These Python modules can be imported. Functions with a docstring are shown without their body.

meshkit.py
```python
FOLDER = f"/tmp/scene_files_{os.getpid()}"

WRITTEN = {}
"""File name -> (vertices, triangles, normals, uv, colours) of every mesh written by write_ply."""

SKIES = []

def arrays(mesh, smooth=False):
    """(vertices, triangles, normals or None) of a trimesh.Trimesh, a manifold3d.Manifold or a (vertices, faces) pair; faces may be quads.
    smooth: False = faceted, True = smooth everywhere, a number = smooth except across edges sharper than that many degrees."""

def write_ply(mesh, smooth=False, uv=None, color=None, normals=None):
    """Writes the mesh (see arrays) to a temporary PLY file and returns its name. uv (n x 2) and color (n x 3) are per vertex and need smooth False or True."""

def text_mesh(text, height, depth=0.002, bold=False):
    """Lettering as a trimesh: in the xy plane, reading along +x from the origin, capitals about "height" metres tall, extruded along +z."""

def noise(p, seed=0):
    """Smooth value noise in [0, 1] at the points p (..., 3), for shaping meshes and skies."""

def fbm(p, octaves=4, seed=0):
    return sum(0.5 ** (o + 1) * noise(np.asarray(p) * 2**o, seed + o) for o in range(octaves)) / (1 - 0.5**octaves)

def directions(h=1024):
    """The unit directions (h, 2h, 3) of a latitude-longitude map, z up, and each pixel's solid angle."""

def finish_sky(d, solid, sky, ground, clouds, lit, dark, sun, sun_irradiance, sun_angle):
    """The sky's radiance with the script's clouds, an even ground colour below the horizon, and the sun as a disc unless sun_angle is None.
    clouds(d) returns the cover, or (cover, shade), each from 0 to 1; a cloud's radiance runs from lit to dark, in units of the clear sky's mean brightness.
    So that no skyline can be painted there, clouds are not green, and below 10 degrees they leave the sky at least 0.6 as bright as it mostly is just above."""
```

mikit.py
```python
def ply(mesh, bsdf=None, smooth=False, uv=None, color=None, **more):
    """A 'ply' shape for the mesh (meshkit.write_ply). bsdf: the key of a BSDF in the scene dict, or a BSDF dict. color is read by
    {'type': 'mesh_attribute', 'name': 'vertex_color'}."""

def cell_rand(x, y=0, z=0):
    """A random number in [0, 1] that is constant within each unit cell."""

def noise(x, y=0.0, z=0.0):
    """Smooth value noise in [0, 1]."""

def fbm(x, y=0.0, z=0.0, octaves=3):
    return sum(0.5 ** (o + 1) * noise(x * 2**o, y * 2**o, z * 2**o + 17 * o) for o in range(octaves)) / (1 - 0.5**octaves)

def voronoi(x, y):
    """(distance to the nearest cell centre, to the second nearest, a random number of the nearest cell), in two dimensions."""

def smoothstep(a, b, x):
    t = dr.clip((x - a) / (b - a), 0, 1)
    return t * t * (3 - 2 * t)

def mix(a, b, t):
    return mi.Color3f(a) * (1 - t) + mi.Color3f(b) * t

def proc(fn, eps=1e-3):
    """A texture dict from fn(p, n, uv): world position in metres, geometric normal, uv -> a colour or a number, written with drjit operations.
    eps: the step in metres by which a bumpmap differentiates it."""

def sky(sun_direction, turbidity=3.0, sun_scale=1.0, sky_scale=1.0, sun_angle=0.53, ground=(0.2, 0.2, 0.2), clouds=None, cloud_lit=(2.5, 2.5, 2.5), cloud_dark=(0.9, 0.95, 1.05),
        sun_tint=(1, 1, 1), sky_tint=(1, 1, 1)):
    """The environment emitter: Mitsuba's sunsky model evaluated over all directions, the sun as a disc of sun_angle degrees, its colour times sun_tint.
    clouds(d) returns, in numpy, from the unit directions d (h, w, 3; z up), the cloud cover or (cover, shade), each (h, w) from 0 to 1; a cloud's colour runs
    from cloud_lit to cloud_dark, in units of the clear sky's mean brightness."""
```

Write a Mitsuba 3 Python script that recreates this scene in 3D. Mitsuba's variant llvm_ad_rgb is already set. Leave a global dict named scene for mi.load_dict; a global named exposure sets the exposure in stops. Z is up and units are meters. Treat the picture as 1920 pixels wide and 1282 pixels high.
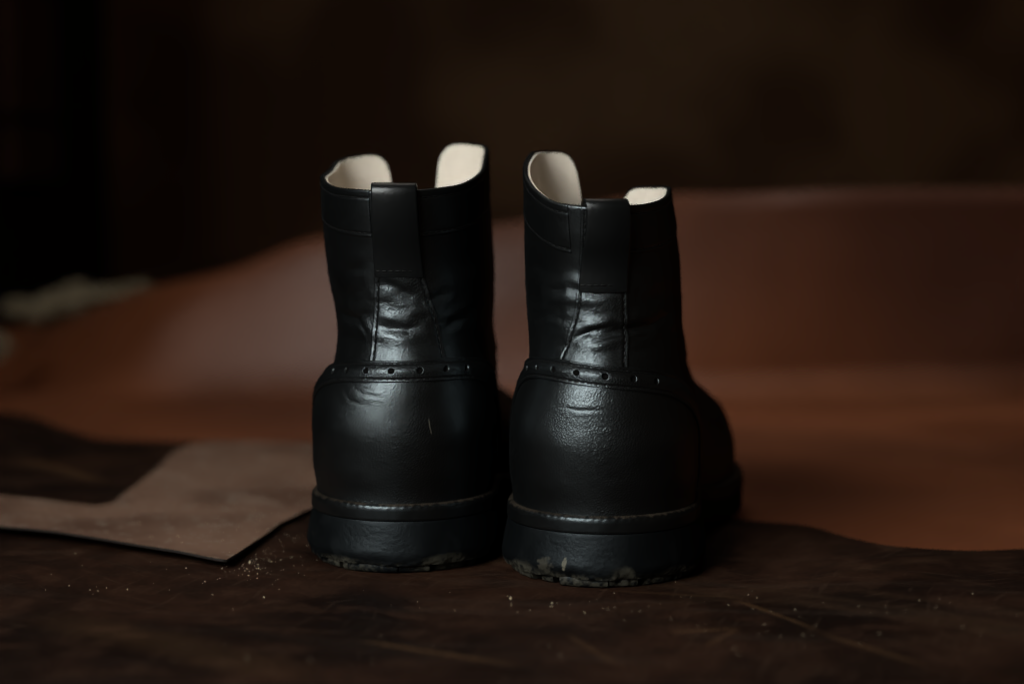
import math
import numpy as np
import mitsuba as mi
import drjit as dr
import mikit, meshkit
from mikit import proc, ply, fbm as dfbm, noise as dnoise, voronoi, smoothstep, mix
from scipy.interpolate import PchipInterpolator as PCH
from scipy.ndimage import map_coordinates
import shapely
from shapely.geometry import Polygon

T = mi.ScalarTransform4f
scene, labels = {}, {}
rng = np.random.default_rng(7)

# ------------------------------------------------------------------ camera, light, exposure
exposure = 0.12
pitch = math.atan(326 / 3520)
scene['camera'] = {
    'type': 'thinlens', 'fov': 30.52, 'fov_axis': 'x', 'near_clip': 0.02, 'far_clip': 40.0,
    'aperture_radius': 0.0088, 'focus_distance': 0.800,
    'to_world': T().look_at(origin=[0, -0.8, 0.175], target=[0, -0.8 + math.cos(pitch), 0.175 - math.sin(pitch)], up=[0, 0, 1])}
# the window: a soft, cool, rectangular light to the left behind the camera
WIN = dict(az=36.0, el=28.0, dist=1.6, w=1.0, h=0.68, rad=(10.3, 10.7, 10.4))
_a, _e = math.radians(WIN['az']), math.radians(WIN['el'])
_c = np.array([-math.sin(_a) * math.cos(_e), -math.cos(_a) * math.cos(_e), math.sin(_e)]) * WIN['dist'] + [-0.0, 0.0, 0.08]
scene['window_light'] = {
    'type': 'rectangle',
    'to_world': T().look_at(origin=_c.tolist(), target=[-0.02, 0.05, 0.08], up=[0, 0, 1]).scale([WIN['w'] / 2, WIN['h'] / 2, 1]),
    'bsdf': {'type': 'diffuse', 'reflectance': {'type': 'rgb', 'value': [.1, .1, .1]}},
    'emitter': {'type': 'area', 'radiance': {'type': 'rgb', 'value': list(WIN['rad'])}}}
labels['window_light'] = {'kind': 'structure', 'label': 'bright window pane lighting the boots from the left behind the camera'}
# a broad, weak lamp high above the bench
scene['ceiling_light'] = {
    'type': 'rectangle',
    'to_world': T().look_at(origin=[-0.25, 0.55, 1.75], target=[-0.05, 0.15, 0.05], up=[0, 1, 0]).scale([.55, .45, 1]),
    'bsdf': {'type': 'diffuse', 'reflectance': {'type': 'rgb', 'value': [.1, .1, .1]}},
    'emitter': {'type': 'area', 'radiance': {'type': 'rgb', 'value': [1.1, .98, .85]}}}
labels['ceiling_light'] = {'kind': 'structure', 'label': 'broad soft lamp panel high above the bench'}
# the dim warm room round it
scene['room_light'] = {'type': 'constant', 'radiance': {'type': 'rgb', 'value': [0.018, 0.0122, 0.0080]}}

# ------------------------------------------------------------------ materials


def bsdf(name, base, rough, spec=0.5, bump=None, bscale=1e-4, eps=1e-4, **more):
    b = {'type': 'principled', 'base_color': base if isinstance(base, dict) else {'type': 'rgb', 'value': list(base)},
         'roughness': rough if isinstance(rough, dict) else float(rough), 'specular': spec, **more}
    if bump is not None:
        b = {'type': 'bumpmap', 'arbitrary': {'type': 'proc', **{k: v for k, v in proc(bump, eps).items() if k != 'type'}}, 'scale': bscale, 'bsdf': {'type': 'twosided', 'bsdf': b}}
    else:
        b = {'type': 'twosided', 'bsdf': b}
    scene[name] = b
    return name


def boot_grain(p, n, uv):
    x, y = uv.x, uv.y
    wx = x + 0.0006 * (dnoise(x * 900, y * 900) - .5)
    d1, d2, c = voronoi(wx / 0.00105, y / 0.00080)
    peb = smoothstep(0.0, 0.45, d2 - d1)
    d1b, d2b, cb = voronoi(x / 0.0019 + 7, y / 0.0013 + 3)
    w = smoothstep(0.0, 0.25, d2b - d1b)
    return peb * 0.55 + w * 0.38 + 0.45 * dfbm(x * 420, y * 520, octaves=2)


def boot_rough(p, n, uv):
    return 0.050 + 0.070 * dfbm(uv.x * 90, uv.y * 130, octaves=3)


def boot_color(p, n, uv):
    f = dfbm(uv.x * 60, uv.y * 80, octaves=3)
    c = mix((.0038, .0039, .0039), (.0085, .0086, .0086), f)
    # a pale scratch on the left boot's counter and a few faint scuffs
    t = (uv.y - 0.0640) / 0.0075
    xs = 0.0152 - 0.0016 * t + 0.0009 * t * t
    s = smoothstep(0.00045, 0.0001, dr.abs(uv.x - xs)) * smoothstep(0.5, 0.3, dr.abs(t)) * (0.3 + 0.7 * dnoise(uv.x * 900, uv.y * 1600))
    return mix(c, (.30, .27, .21), s * .8)


# waxed black leather: a dull broad sheen under a narrower polish, over nearly black hide
def lobe(refl, a):
    return {'type': 'roughconductor', 'material': 'none', 'distribution': 'ggx', 'alpha': a, 'specular_reflectance': {'type': 'rgb', 'value': refl}}


_leather = {'type': 'blendbsdf', 'weight': .34,
            'a': {'type': 'blendbsdf', 'weight': .42, 'a': lobe([.122, .142, .151], proc(boot_rough)), 'b': lobe([.058, .062, .063], .19)},
            'b': {'type': 'diffuse', 'reflectance': proc(boot_color)}}
scene['boot_leather'] = {'type': 'bumpmap', 'arbitrary': proc(boot_grain, 1e-4), 'scale': 0.00006, 'bsdf': {'type': 'twosided', 'bsdf': _leather}}


def tab_grain(p, n, uv):
    return dfbm(uv.x * 1100, uv.y * 700, octaves=2) + .35 * dfbm(uv.x * 150, uv.y * 60)


bsdf('tab_leather', (.0042, .0048, .0050), 0.32, 0.45, tab_grain, 0.00006)
bsdf('thread', (.0045, .0045, .0045), 0.5, 0.25)


def lining_col(p, n, uv):
    f = dfbm(uv.x * 120, uv.y * 160, octaves=3)
    g = smoothstep(.5, .75, dfbm(uv.x * 45, uv.y * 70, 4.0, octaves=3))
    c = mix((.78, .68, .56), (.88, .80, .69), f)
    return mix(c, (.66, .54, .42), g * .45)


def lining_bump(p, n, uv):
    return dfbm(uv.x * 900, uv.y * 900, octaves=2) + .8 * dfbm(uv.x * 120, uv.y * 260, octaves=2)


bsdf('lining_leather', proc(lining_col), 0.75, 0.2, lining_bump, 0.0003)


def rubber_col(p, n, uv):
    f = dfbm(p.x * 130, p.y * 130, p.z * 130, octaves=3)
    c = mix((.0020, .0023, .0026), (.0045, .0051, .0056), f)
    # dried dirt and abrasion that sits low on the heel, in patches, seen at (arc, height)
    g = dfbm(uv.x * 46, uv.y * 60, 3.0, octaves=3)
    fine = dfbm(uv.x * 800, uv.y * 700, 9.0, octaves=2)
    top = 0.0035 + 0.0075 * smoothstep(.42, .78, g)
    low = smoothstep(top + .003, top - .0015, uv.y) * smoothstep(.33, .62, g * .55 + fine * .45)
    c = mix(c, (.125, .112, .082), low * .6)
    d2 = (dr.square((uv.x - 1.0 + .0205) / .0042) + dr.square((uv.y - .0085) / .0042))
    c = mix(c, (.12, .108, .08), smoothstep(1.0, .2, d2 + 1.6 * (fine - .5)) * .5)
    d3 = (dr.square((uv.x - 1.0 + .0122 - .12 * (uv.y - .009)) / .0011) + dr.square((uv.y - .0098) / .0030))
    c = mix(c, (.20, .18, .13), smoothstep(1.0, .3, d3 + 1.3 * (fine - .5)))
    haze = smoothstep(.5, .8, dfbm(uv.x * 160, uv.y * 90, 5.0, octaves=3)) * .25
    return mix(c, (.018, .019, .020), haze)


def rubber_bump(p, n, uv):
    return dfbm(p.x * 700, p.y * 700, p.z * 700, octaves=3) + .8 * dfbm(p.x * 110, p.y * 110, p.z * 160, octaves=2)


def dull(name, col, refl, a, w, bump, scale):
    scene[name] = {'type': 'bumpmap', 'arbitrary': proc(bump, 1e-4), 'scale': scale, 'bsdf': {'type': 'twosided', 'bsdf': {
        'type': 'blendbsdf', 'weight': w, 'a': lobe(refl, a), 'b': {'type': 'diffuse', 'reflectance': proc(col)}}}}


dull('heel_rubber', rubber_col, [.042, .049, .053], .24, .62, rubber_bump, 0.00015)


def welt_col(p, n, uv):
    f = dfbm(uv.x * 90, uv.y * 400, octaves=3)
    c = mix((.003, .0029, .0028), (.007, .0066, .0062), f)
    worn = smoothstep(.0291, .0303, uv.y + .0014 * (dfbm(uv.x * 700, 2.0, octaves=2) - .5)) * (.35 + .65 * dfbm(uv.x * 55, 8.0, octaves=2))
    return mix(c, (.20, .150, .105), worn * .34)


dull('welt_leather', welt_col, [.12, .14, .15], .11, .66, rubber_bump, 0.00005)
bsdf('insole_leather', (.30, .22, .14), 0.6, 0.3)


def streaks(x, y, ang, sx, sy, z):
    c, s = math.cos(ang), math.sin(ang)
    return dfbm((x * c + y * s) * sx, (-x * s + y * c) * sy, z, octaves=3)


def dark_hide_col(p, n, uv):
    x, y = p.x, p.y
    f = dfbm(x * 16, y * 16, 1.0, octaves=4)
    c = mix((.0068, .0026, .0015), (.0235, .0097, .0054), smoothstep(.25, .75, f))
    # pull-up marks: where the waxed hide was bent or scraped its dressing thins to brown
    x = x + .03 * (dfbm(x * 9, y * 9, 31.0, octaves=3) - .5)
    y = y + .03 * (dfbm(x * 9, y * 9, 47.0, octaves=3) - .5)
    s1 = smoothstep(.60, .82, streaks(x, y, -.75, 5, 42, 2.0))
    s2 = smoothstep(.62, .84, streaks(x, y, .55, 6, 60, 4.0))
    s3 = smoothstep(.60, .85, streaks(x, y, -.15, 9, 90, 6.0))
    br = smoothstep(.35, .65, dfbm(x * 7, y * 7, 9.0, octaves=2))
    c = mix(c, (.085, .046, .025), (s1 * .4 + s2 * .2) * br * .5)
    c = mix(c, (.045, .030, .022), s3 * .22)
    m = dfbm(x * 70, y * 70, 12.0, octaves=4)
    c = mix(c, (.040, .019, .011), smoothstep(.50, .78, m) * .40)
    c = mix(c, (.005, .003, .002), smoothstep(.50, .28, m) * .35)
    for a_, z_ in ((.35, 51.0), (-.62, 53.0), (1.2, 57.0)):
        fs = smoothstep(.71, .81, streaks(x, y, a_, 38, 620, z_))
        c = mix(c, (.085, .052, .034), fs * .13)
    c = c * (.75 + .5 * dfbm(x * 900, y * 900, 61.0, octaves=2))
    x, y = p.x, p.y
    for (x0, y0, x1, y1, w, k) in SCRATCH:
        dx, dy = x1 - x0, y1 - y0
        L = math.hypot(dx, dy)
        t = ((x - x0) * dx + (y - y0) * dy) / L / L
        d = dr.abs((x - x0) * dy - (y - y0) * dx) / L + w * .8 * (dfbm(x * 300, y * 300, k * 9.0, octaves=2) - .5)
        m = smoothstep(w, w * .15, d) * smoothstep(-.05, .25, t) * smoothstep(1.05, .7, t)
        c = mix(c, (.095, .048, .021), m * k)
    return c


# (x0, y0, x1, y1, half-width, strength) of the scrapes in the dark hide
SCRATCH = [(.090, -.046, .118, -.100, .0022, .45), (.116, -.100, .150, -.155, .0030, .30), (.058, -.100, .088, -.094, .0024, .40),
           (.070, -.122, .088, -.092, .0020, .28), (-.058, -.115, .005, -.150, .0040, .42), (-.190, -.070, -.060, -.185, .0200, .16), (.038, -.030, .100, -.045, .0030, .15), (-.235, .150, -.215, .120, .006, .55),
           (-.300, .330, -.225, .235, .010, .40), (.02, -.10, .04, -.15, .003, .25), (.19, -.08, .23, -.083, .0025, .18)]


def dark_hide_rough(p, n, uv):
    return 0.50 + .25 * dfbm(p.x * 30, p.y * 30, octaves=3)


def hide_bump(p, n, uv):
    d1, d2, c = voronoi(p.x / .0011, p.y / .0011)
    return smoothstep(0, .4, d2 - d1) * .5 + 1.2 * dfbm(p.x * 300, p.y * 300, octaves=3) + 3 * dfbm(p.x * 45, p.y * 45, octaves=2)


bsdf('dark_hide', proc(dark_hide_col), proc(dark_hide_rough), 0.09, hide_bump, 0.00016)


def brown_hide_col(p, n, uv):
    f = dfbm(uv.x * 5, uv.y * 5, 2.0, octaves=4)
    c = mix((.130, .0375, .0135), (.240, .077, .032), smoothstep(.25, .75, f))
    g = smoothstep(.45, .75, dfbm(uv.x * 3.1 + 4, uv.y * 2.6, 7.0, octaves=3))
    c = mix(c, (.055, .019, .010), g * .6)
    # a broad soft patch, darkened for the light falling off at upper right
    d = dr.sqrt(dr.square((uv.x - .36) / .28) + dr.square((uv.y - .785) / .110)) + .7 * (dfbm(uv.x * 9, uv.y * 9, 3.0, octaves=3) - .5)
    # and a paler patch painted in for the sheen left on the fold
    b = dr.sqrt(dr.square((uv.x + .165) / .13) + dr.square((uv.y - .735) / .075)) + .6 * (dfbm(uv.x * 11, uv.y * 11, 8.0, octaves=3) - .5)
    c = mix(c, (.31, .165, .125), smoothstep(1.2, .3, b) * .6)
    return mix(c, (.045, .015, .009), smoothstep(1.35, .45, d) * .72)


def soft_bump(p, n, uv):
    return dfbm(uv.x * 260, uv.y * 260, octaves=3)




def brown_hide_rough(p, n, uv):
    d = dr.sqrt(dr.square((uv.x - .36) / .28) + dr.square((uv.y - .785) / .110))
    return .50 + .22 * smoothstep(1.3, .5, d) + .1 * (dfbm(uv.x * 20, uv.y * 20, octaves=2) - .5)


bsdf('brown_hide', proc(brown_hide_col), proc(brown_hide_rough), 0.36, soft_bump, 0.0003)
bsdf('hide_edge', (.012, .008, .006), 0.7, 0.3)


def scrap_col(p, n, uv):
    f = dfbm(p.x * 22, p.y * 22, 4.0, octaves=4)
    c = mix((.092, .046, .029), (.170, .096, .064), smoothstep(.25, .72, f))
    s = smoothstep(.60, .80, streaks(p.x, p.y, -.9, 14, 45, 3.0))
    c = mix(c, (.25, .17, .125), s * .4)
    sp = smoothstep(.69, .74, dfbm(p.x * 240, p.y * 240, 3.0, octaves=2))
    return mix(c, (.22, .17, .13), sp * .5)


bsdf('scrap_leather', proc(scrap_col), 0.6, 0.3, hide_bump, 0.0002)
bsdf('dust', (.72, .58, .38), 0.8, 0.3)


def wall_col(p, n, uv):
    f = dfbm(p.x * 3.2, p.y * 3.2, p.z * 3.2, octaves=4)
    return mix((.108, .054, .028), (.232, .128, .067), smoothstep(.36, .66, f))


bsdf('wall_paint', proc(wall_col), 0.8, 0.2)


def cup_col(p, n, uv):
    f = dfbm(p.x * 3, p.y * 3, p.z * 40, octaves=3)
    return mix((.028, .010, .006), (.052, .020, .012), f)


bsdf('cupboard_wood', proc(cup_col), 0.8, 0.1)
bsdf('matte_black', (.003, .0025, .0022), 0.8, 0.05)


def bench_col(p, n, uv):
    return mix((.03, .016, .009), (.06, .033, .018), dfbm(p.x * 40, p.y * 3, octaves=3))


bsdf('bench_wood', proc(bench_col), 0.6, 0.3)


def wool_col(p, n, uv):
    return mix((.28, .22, .14), (.40, .33, .22), dfbm(p.x * 60, p.y * 60, p.z * 60, octaves=2))


bsdf('wool', proc(wool_col), 0.9, 0.1)

# ------------------------------------------------------------------ mesh helpers


def grid_faces(n, m, base=0, flip=False):
    i = np.arange(n * m).reshape(n, m) + base
    f = np.stack([i[:-1, :-1], i[1:, :-1], i[1:, 1:], i[:-1, 1:]], -1).reshape(-1, 4)
    return f[:, ::-1] if flip else f


def quads(v, f):
    f = np.asarray(f)
    return np.asarray(v, float), (np.vstack([f[:, [0, 1, 2]], f[:, [0, 2, 3]]]) if f.shape[1] == 4 else f)


def join(parts):
    vs, fs, us, b = [], [], [], 0
    for v, f, u in parts:
        v, f = quads(v, f)
        vs.append(v); fs.append(f + b); us.append(u if u is not None else np.zeros((len(v), 2)))
        b += len(v)
    return np.vstack(vs), np.vstack(fs), np.vstack(us)


def put(key, parts, mat, smooth=True, **tags):
    v, f, u = join(parts) if isinstance(parts, list) else parts
    scene[key] = ply((v, f), mat, smooth, uv=u if smooth in (True, False) else None)
    if tags:
        labels[key] = tags


def edged(length, step, r=(.0, .00012, .0003, .0006, .001, .0015)):
    """Parameters 0..1 along LENGTH metres, dense at both ends."""
    r = np.array([x for x in r if x < length / 2.5])
    n = max(2, int((length - 2 * r[-1]) / step))
    return np.concatenate([r, np.linspace(r[-1], length - r[-1], n + 1)[1:-1], (length - r)[::-1]]) / length


# ------------------------------------------------------------------ the boot's surface
LABEL_UV = {}


class Boot:
    def __init__(self, o):
        self.o = o
        zs = self.zs = np.linspace(.026, .196, 171)
        NS = self.NS = 1024
        y0 = PCH(*zip(*o['y0'])); W = PCH(*zip(*o['W'])); sx = PCH(*zip(*o['sx']))
        y1 = PCH([.02, .03, .04, .048, .055, .06, .065, .07, .08, .09, .10, .112, .13, .2], [.290, .293, .291, .285, .275, .261, .245, .226, .193, .164, .140, .123, .113, .112])
        WB = PCH([.02, .03, .042, .052, .06, .068, .08, .1, .2], [.0490, .0500, .0498, .0470, .0432, .038, .0345, .035, .036])
        ab = PCH([.02, .06, .08, .095, .115, .2], [.043, .043, .044, .048, .053, .055])
        af = PCH([.02, .05, .06, .08, .10, .115, .2], [.075, .07, .06, .05, .042, .027, .025])
        P = np.zeros((len(zs), 2 * NS, 3)); self.L = np.zeros((2, len(zs)))
        tau = np.linspace(0, 1, 1500)
        m = o['medial']
        for i, z in enumerate(zs):
            a, b = float(y0(z)), float(y1(z))
            y = a + (b - a) * (1 - np.cos(np.pi * tau)) / 2
            t = np.clip((y - .095) / .09, 0, 1); t = t * t * (3 - 2 * t)
            w = float(W(z)) * (1 - t) + float(WB(z)) * t
            h = w * np.sqrt(np.clip(1 - np.clip(1 - (y - a) / float(ab(z)), 0, 1) ** 2, 0, 1)) * np.sqrt(np.clip(1 - np.clip(1 - (b - y) / float(af(z)), 0, 1) ** float(np.interp(z, [.1, .13], [2.2, 2.6])), 0, 1))
            low = np.clip((.10 - z) / .04, 0, 1)
            xc = float(sx(z)) * np.clip(1.15 - .0 * y, 0, 2) + low * (-m) * o['toe_out'] * np.clip((y - .09) / .1, 0, 1) ** 1.5 + low * m * .016 * np.clip((y - .2) / .09, 0, 1) ** 1.6
            for k, sgn in enumerate((1, -1)):
                wob = 1.0 + (.06 if sgn == m else 0) * t * (y < .24)
                pts = np.stack([xc + sgn * h * wob, y, np.full_like(y, z)], 1)
                s = np.concatenate([[0], np.cumsum(np.linalg.norm(np.diff(pts, axis=0), axis=1))])
                self.L[k, i] = s[-1]
                q = np.linspace(0, 1, NS + 1) * s[-1]
                r = np.stack([np.interp(q, s, pts[:, j]) for j in range(3)], 1)
                if k == 0:
                    P[i, NS:] = r[:-1]            # s in [0, 1)
                    P[i, 0] = r[-1]
                else:
                    P[i, 1:NS + 1] = r[1:][::-1] if False else r[::-1][:NS]  # replaced below
                    P[i, 0:NS] = r[::-1][:NS]     # s in [-1, 0)
        self.P = P
        d = np.roll(P, -1, 1) - np.roll(P, 1, 1)
        e = np.gradient(P, axis=0)
        n = np.cross(d, e); n /= np.linalg.norm(n, axis=-1, keepdims=True) + 1e-12
        from scipy.ndimage import gaussian_filter
        n = gaussian_filter(n, (1.0, 3, 0), mode=('nearest', 'wrap', 'nearest'))
        self.N = n / np.linalg.norm(n, axis=-1, keepdims=True)
        c, s = math.cos(o['yaw']), math.sin(o['yaw'])
        self.R = np.array([[c, s, 0], [-s, c, 0], [0, 0, 1]])   # yaw > 0: the toe turns to +x
        self.creases = [(np.array(c[0]), c[1], c[2]) for c in o['creases']]

    def half(self, z, right=True):
        return np.interp(z, self.zs, self.L[0 if right else 1])

    def lookup(self, tab, a, z):
        a, z = np.broadcast_arrays(np.asarray(a, float), np.asarray(z, float))
        L = np.where(a >= 0, self.half(z), self.half(z, False))
        s = a / L
        s = np.where(s > 1, -1 + (s - 1), np.where(s < -1, 1 + (s + 1), s))
        ci = (s + 1) * self.NS; ri = (z - self.zs[0]) / (self.zs[1] - self.zs[0])
        sh = a.shape
        out = np.stack([map_coordinates(tab[..., k], [np.clip(ri, 0, len(self.zs) - 1).ravel(), ci.ravel()], order=1, mode='grid-wrap') for k in range(3)], -1)
        return out.reshape(sh + (3,))

    def grain(self, a, z):
        """Pebbled grain of the leather, in metres."""
        x, y = (a + self.o['seed']) / .00115, z / .00088
        x = x + .5 * meshkit.noise(np.stack([x * .7, y * .7, x * 0], -1), 3)
        i, j = np.floor(x), np.floor(y); f1 = np.full(a.shape, 9.0); f2 = f1.copy()
        h = lambda p, q, k: np.modf(np.abs(np.sin(p * 12.9898 + q * 78.233 + k * 37.719) * 43758.5453))[0]
        for p in (-1, 0, 1):
            for q in (-1, 0, 1):
                d = np.hypot(i + p + h(i + p, j + q, 1) - x, j + q + h(i + p, j + q, 2) - y)
                f2 = np.minimum(f2, np.maximum(f1, d)); f1 = np.minimum(f1, d)
        return np.clip((f2 - f1) / .5, 0, 1) * (.6 + .8 * meshkit.noise(np.stack([a * 160, z * 160, a * 0], -1), 8))

    def disp(self, a, z):
        q = np.stack([a * 38, z * 75, np.full_like(a, self.o['seed'])], -1)
        zone = np.exp(-((z - .111) / .019) ** 2)
        d = (meshkit.fbm(q, 3, 3) - .5) * (.0004 + .0018 * zone)
        d = d + (meshkit.fbm(np.stack([a * 120, z * 260, np.full_like(a, 3.)], -1), 3, 5) - .5) * (.00005 + .00045 * zone)
        for pts, dep, w in self.creases:
            best = np.full(a.shape, 9.0)
            for p0, p1 in zip(pts[:-1], pts[1:]):
                v = p1 - p0; t = np.clip(((a - p0[0]) * v[0] + (z - p0[1]) * v[1]) / (v @ v), 0, 1)
                best = np.minimum(best, np.hypot(a - p0[0] - t * v[0], z - p0[1] - t * v[1]))
            e0 = np.hypot(a - pts[0][0], z - pts[0][1]); e1 = np.hypot(a - pts[-1][0], z - pts[-1][1])
            ln = np.linalg.norm(pts[-1] - pts[0])
            fade = np.clip(np.minimum(e0, e1) / (.35 * ln), .12, 1)
            d = d + .72 * dep * fade * (-np.exp(-(best / w) ** 2) + .5 * np.exp(-((best - 2.3 * w) / (1.7 * w)) ** 2))
        return d

    def pt(self, a, z, off=0.0, disp=True):
        a, z = np.broadcast_arrays(np.asarray(a, float), np.asarray(z, float))
        p = self.lookup(self.P, a, z); n = self.lookup(self.N, a, z)
        d = np.asarray(off) + (self.disp(a, z) if disp else 0.0)
        p = p + n * (d[..., None] if np.ndim(d) else d)
        return self.world(p)

    def world(self, p):
        lean = self.o['lean']
        p = np.array(p, float)
        k = np.clip((p[..., 2] - .09) / .09, 0, 1.2)
        p[..., 0] += lean * k ** 1.4
        # the forefoot drops from the heel's height to the ground, the toe springs up a little
        y, z = p[..., 1], p[..., 2]
        f = np.clip((y - .072) / .085, 0, 1); f = f * f * (3 - 2 * f); g = np.clip((y - .215) / .08, 0, 1)
        p[..., 2] = z - (.0106 * f - .006 * g ** 1.5) * np.clip(1 - (z - .03) / .10, 0, 1)
        return p @ self.R.T + self.o['at']

    def slab(self, a, z, off, th=.0014, grain=0.0):
        """A closed piece of leather: outer grid at OFF, inner at OFF - TH, edges between."""
        u0 = self.o['uv']
        O = self.pt(a, z, off + grain * self.grain(a, z) if grain else off); I = self.pt(a, z, np.asarray(off) - th) if np.ndim(off) == 0 else self.pt(a, z, np.minimum(off, off.max()) * 0 + off.max() - th)
        n, m = a.shape
        uv = np.stack([a + u0, z], -1).reshape(-1, 2)
        ir, ic = (np.unique(np.concatenate([np.arange(0, k, 4), [k - 1]])) for k in (n, m))
        Is = I[np.ix_(ir, ic)]
        parts = [(O.reshape(-1, 3), grid_faces(n, m), uv), (Is.reshape(-1, 3), grid_faces(*Is.shape[:2], flip=True), None)]
        rim = lambda G: np.concatenate([G[0, :-1], G[:-1, -1], G[-1, :0:-1], G[:0:-1, 0]])
        ro, ri = rim(O), rim(I); k = len(ro); i = np.arange(k); j = (i + 1) % k
        parts.append((np.vstack([ro, ri]), np.stack([i, i + k, j + k, j], 1), np.vstack([rim(np.stack([a + u0, z], -1))] * 2)))
        return parts


def roll(e, r, th, sink=.0004):
    """Offset of a leather edge at distance E from it."""
    x = np.clip(e / r, 0, 1)
    return -sink + (th + sink) * np.sqrt(1 - (1 - x) ** 2)


def capsule_mesh(p, d, n, length, rad, seg=6):
    """Stitches: short rods with rounded ends, at points P along D with surface normals N."""
    b = np.cross(n, d); b /= np.linalg.norm(b, axis=1, keepdims=True)
    st = [(-.5, .0), (-.42, .75), (-.2, 1.), (.2, 1.), (.42, .75), (.5, .0)]
    ang = np.arange(seg) * 2 * np.pi / seg
    V = np.stack([np.stack([p + d * length * t + rad * r * (np.cos(x) * b + np.sin(x) * n) for x in ang], 1) for t, r in st], 1)  # k, st, seg, 3
    K = len(p); idx = np.arange(len(st) * seg).reshape(len(st), seg)
    f = np.stack([idx[:-1], np.roll(idx, -1, 1)[:-1], np.roll(idx, -1, 1)[1:], idx[1:]], -1).reshape(-1, 4)
    F = (f[None] + (np.arange(K) * len(st) * seg)[:, None, None]).reshape(-1, 4)
    return V.reshape(-1, 3), F, None


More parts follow.
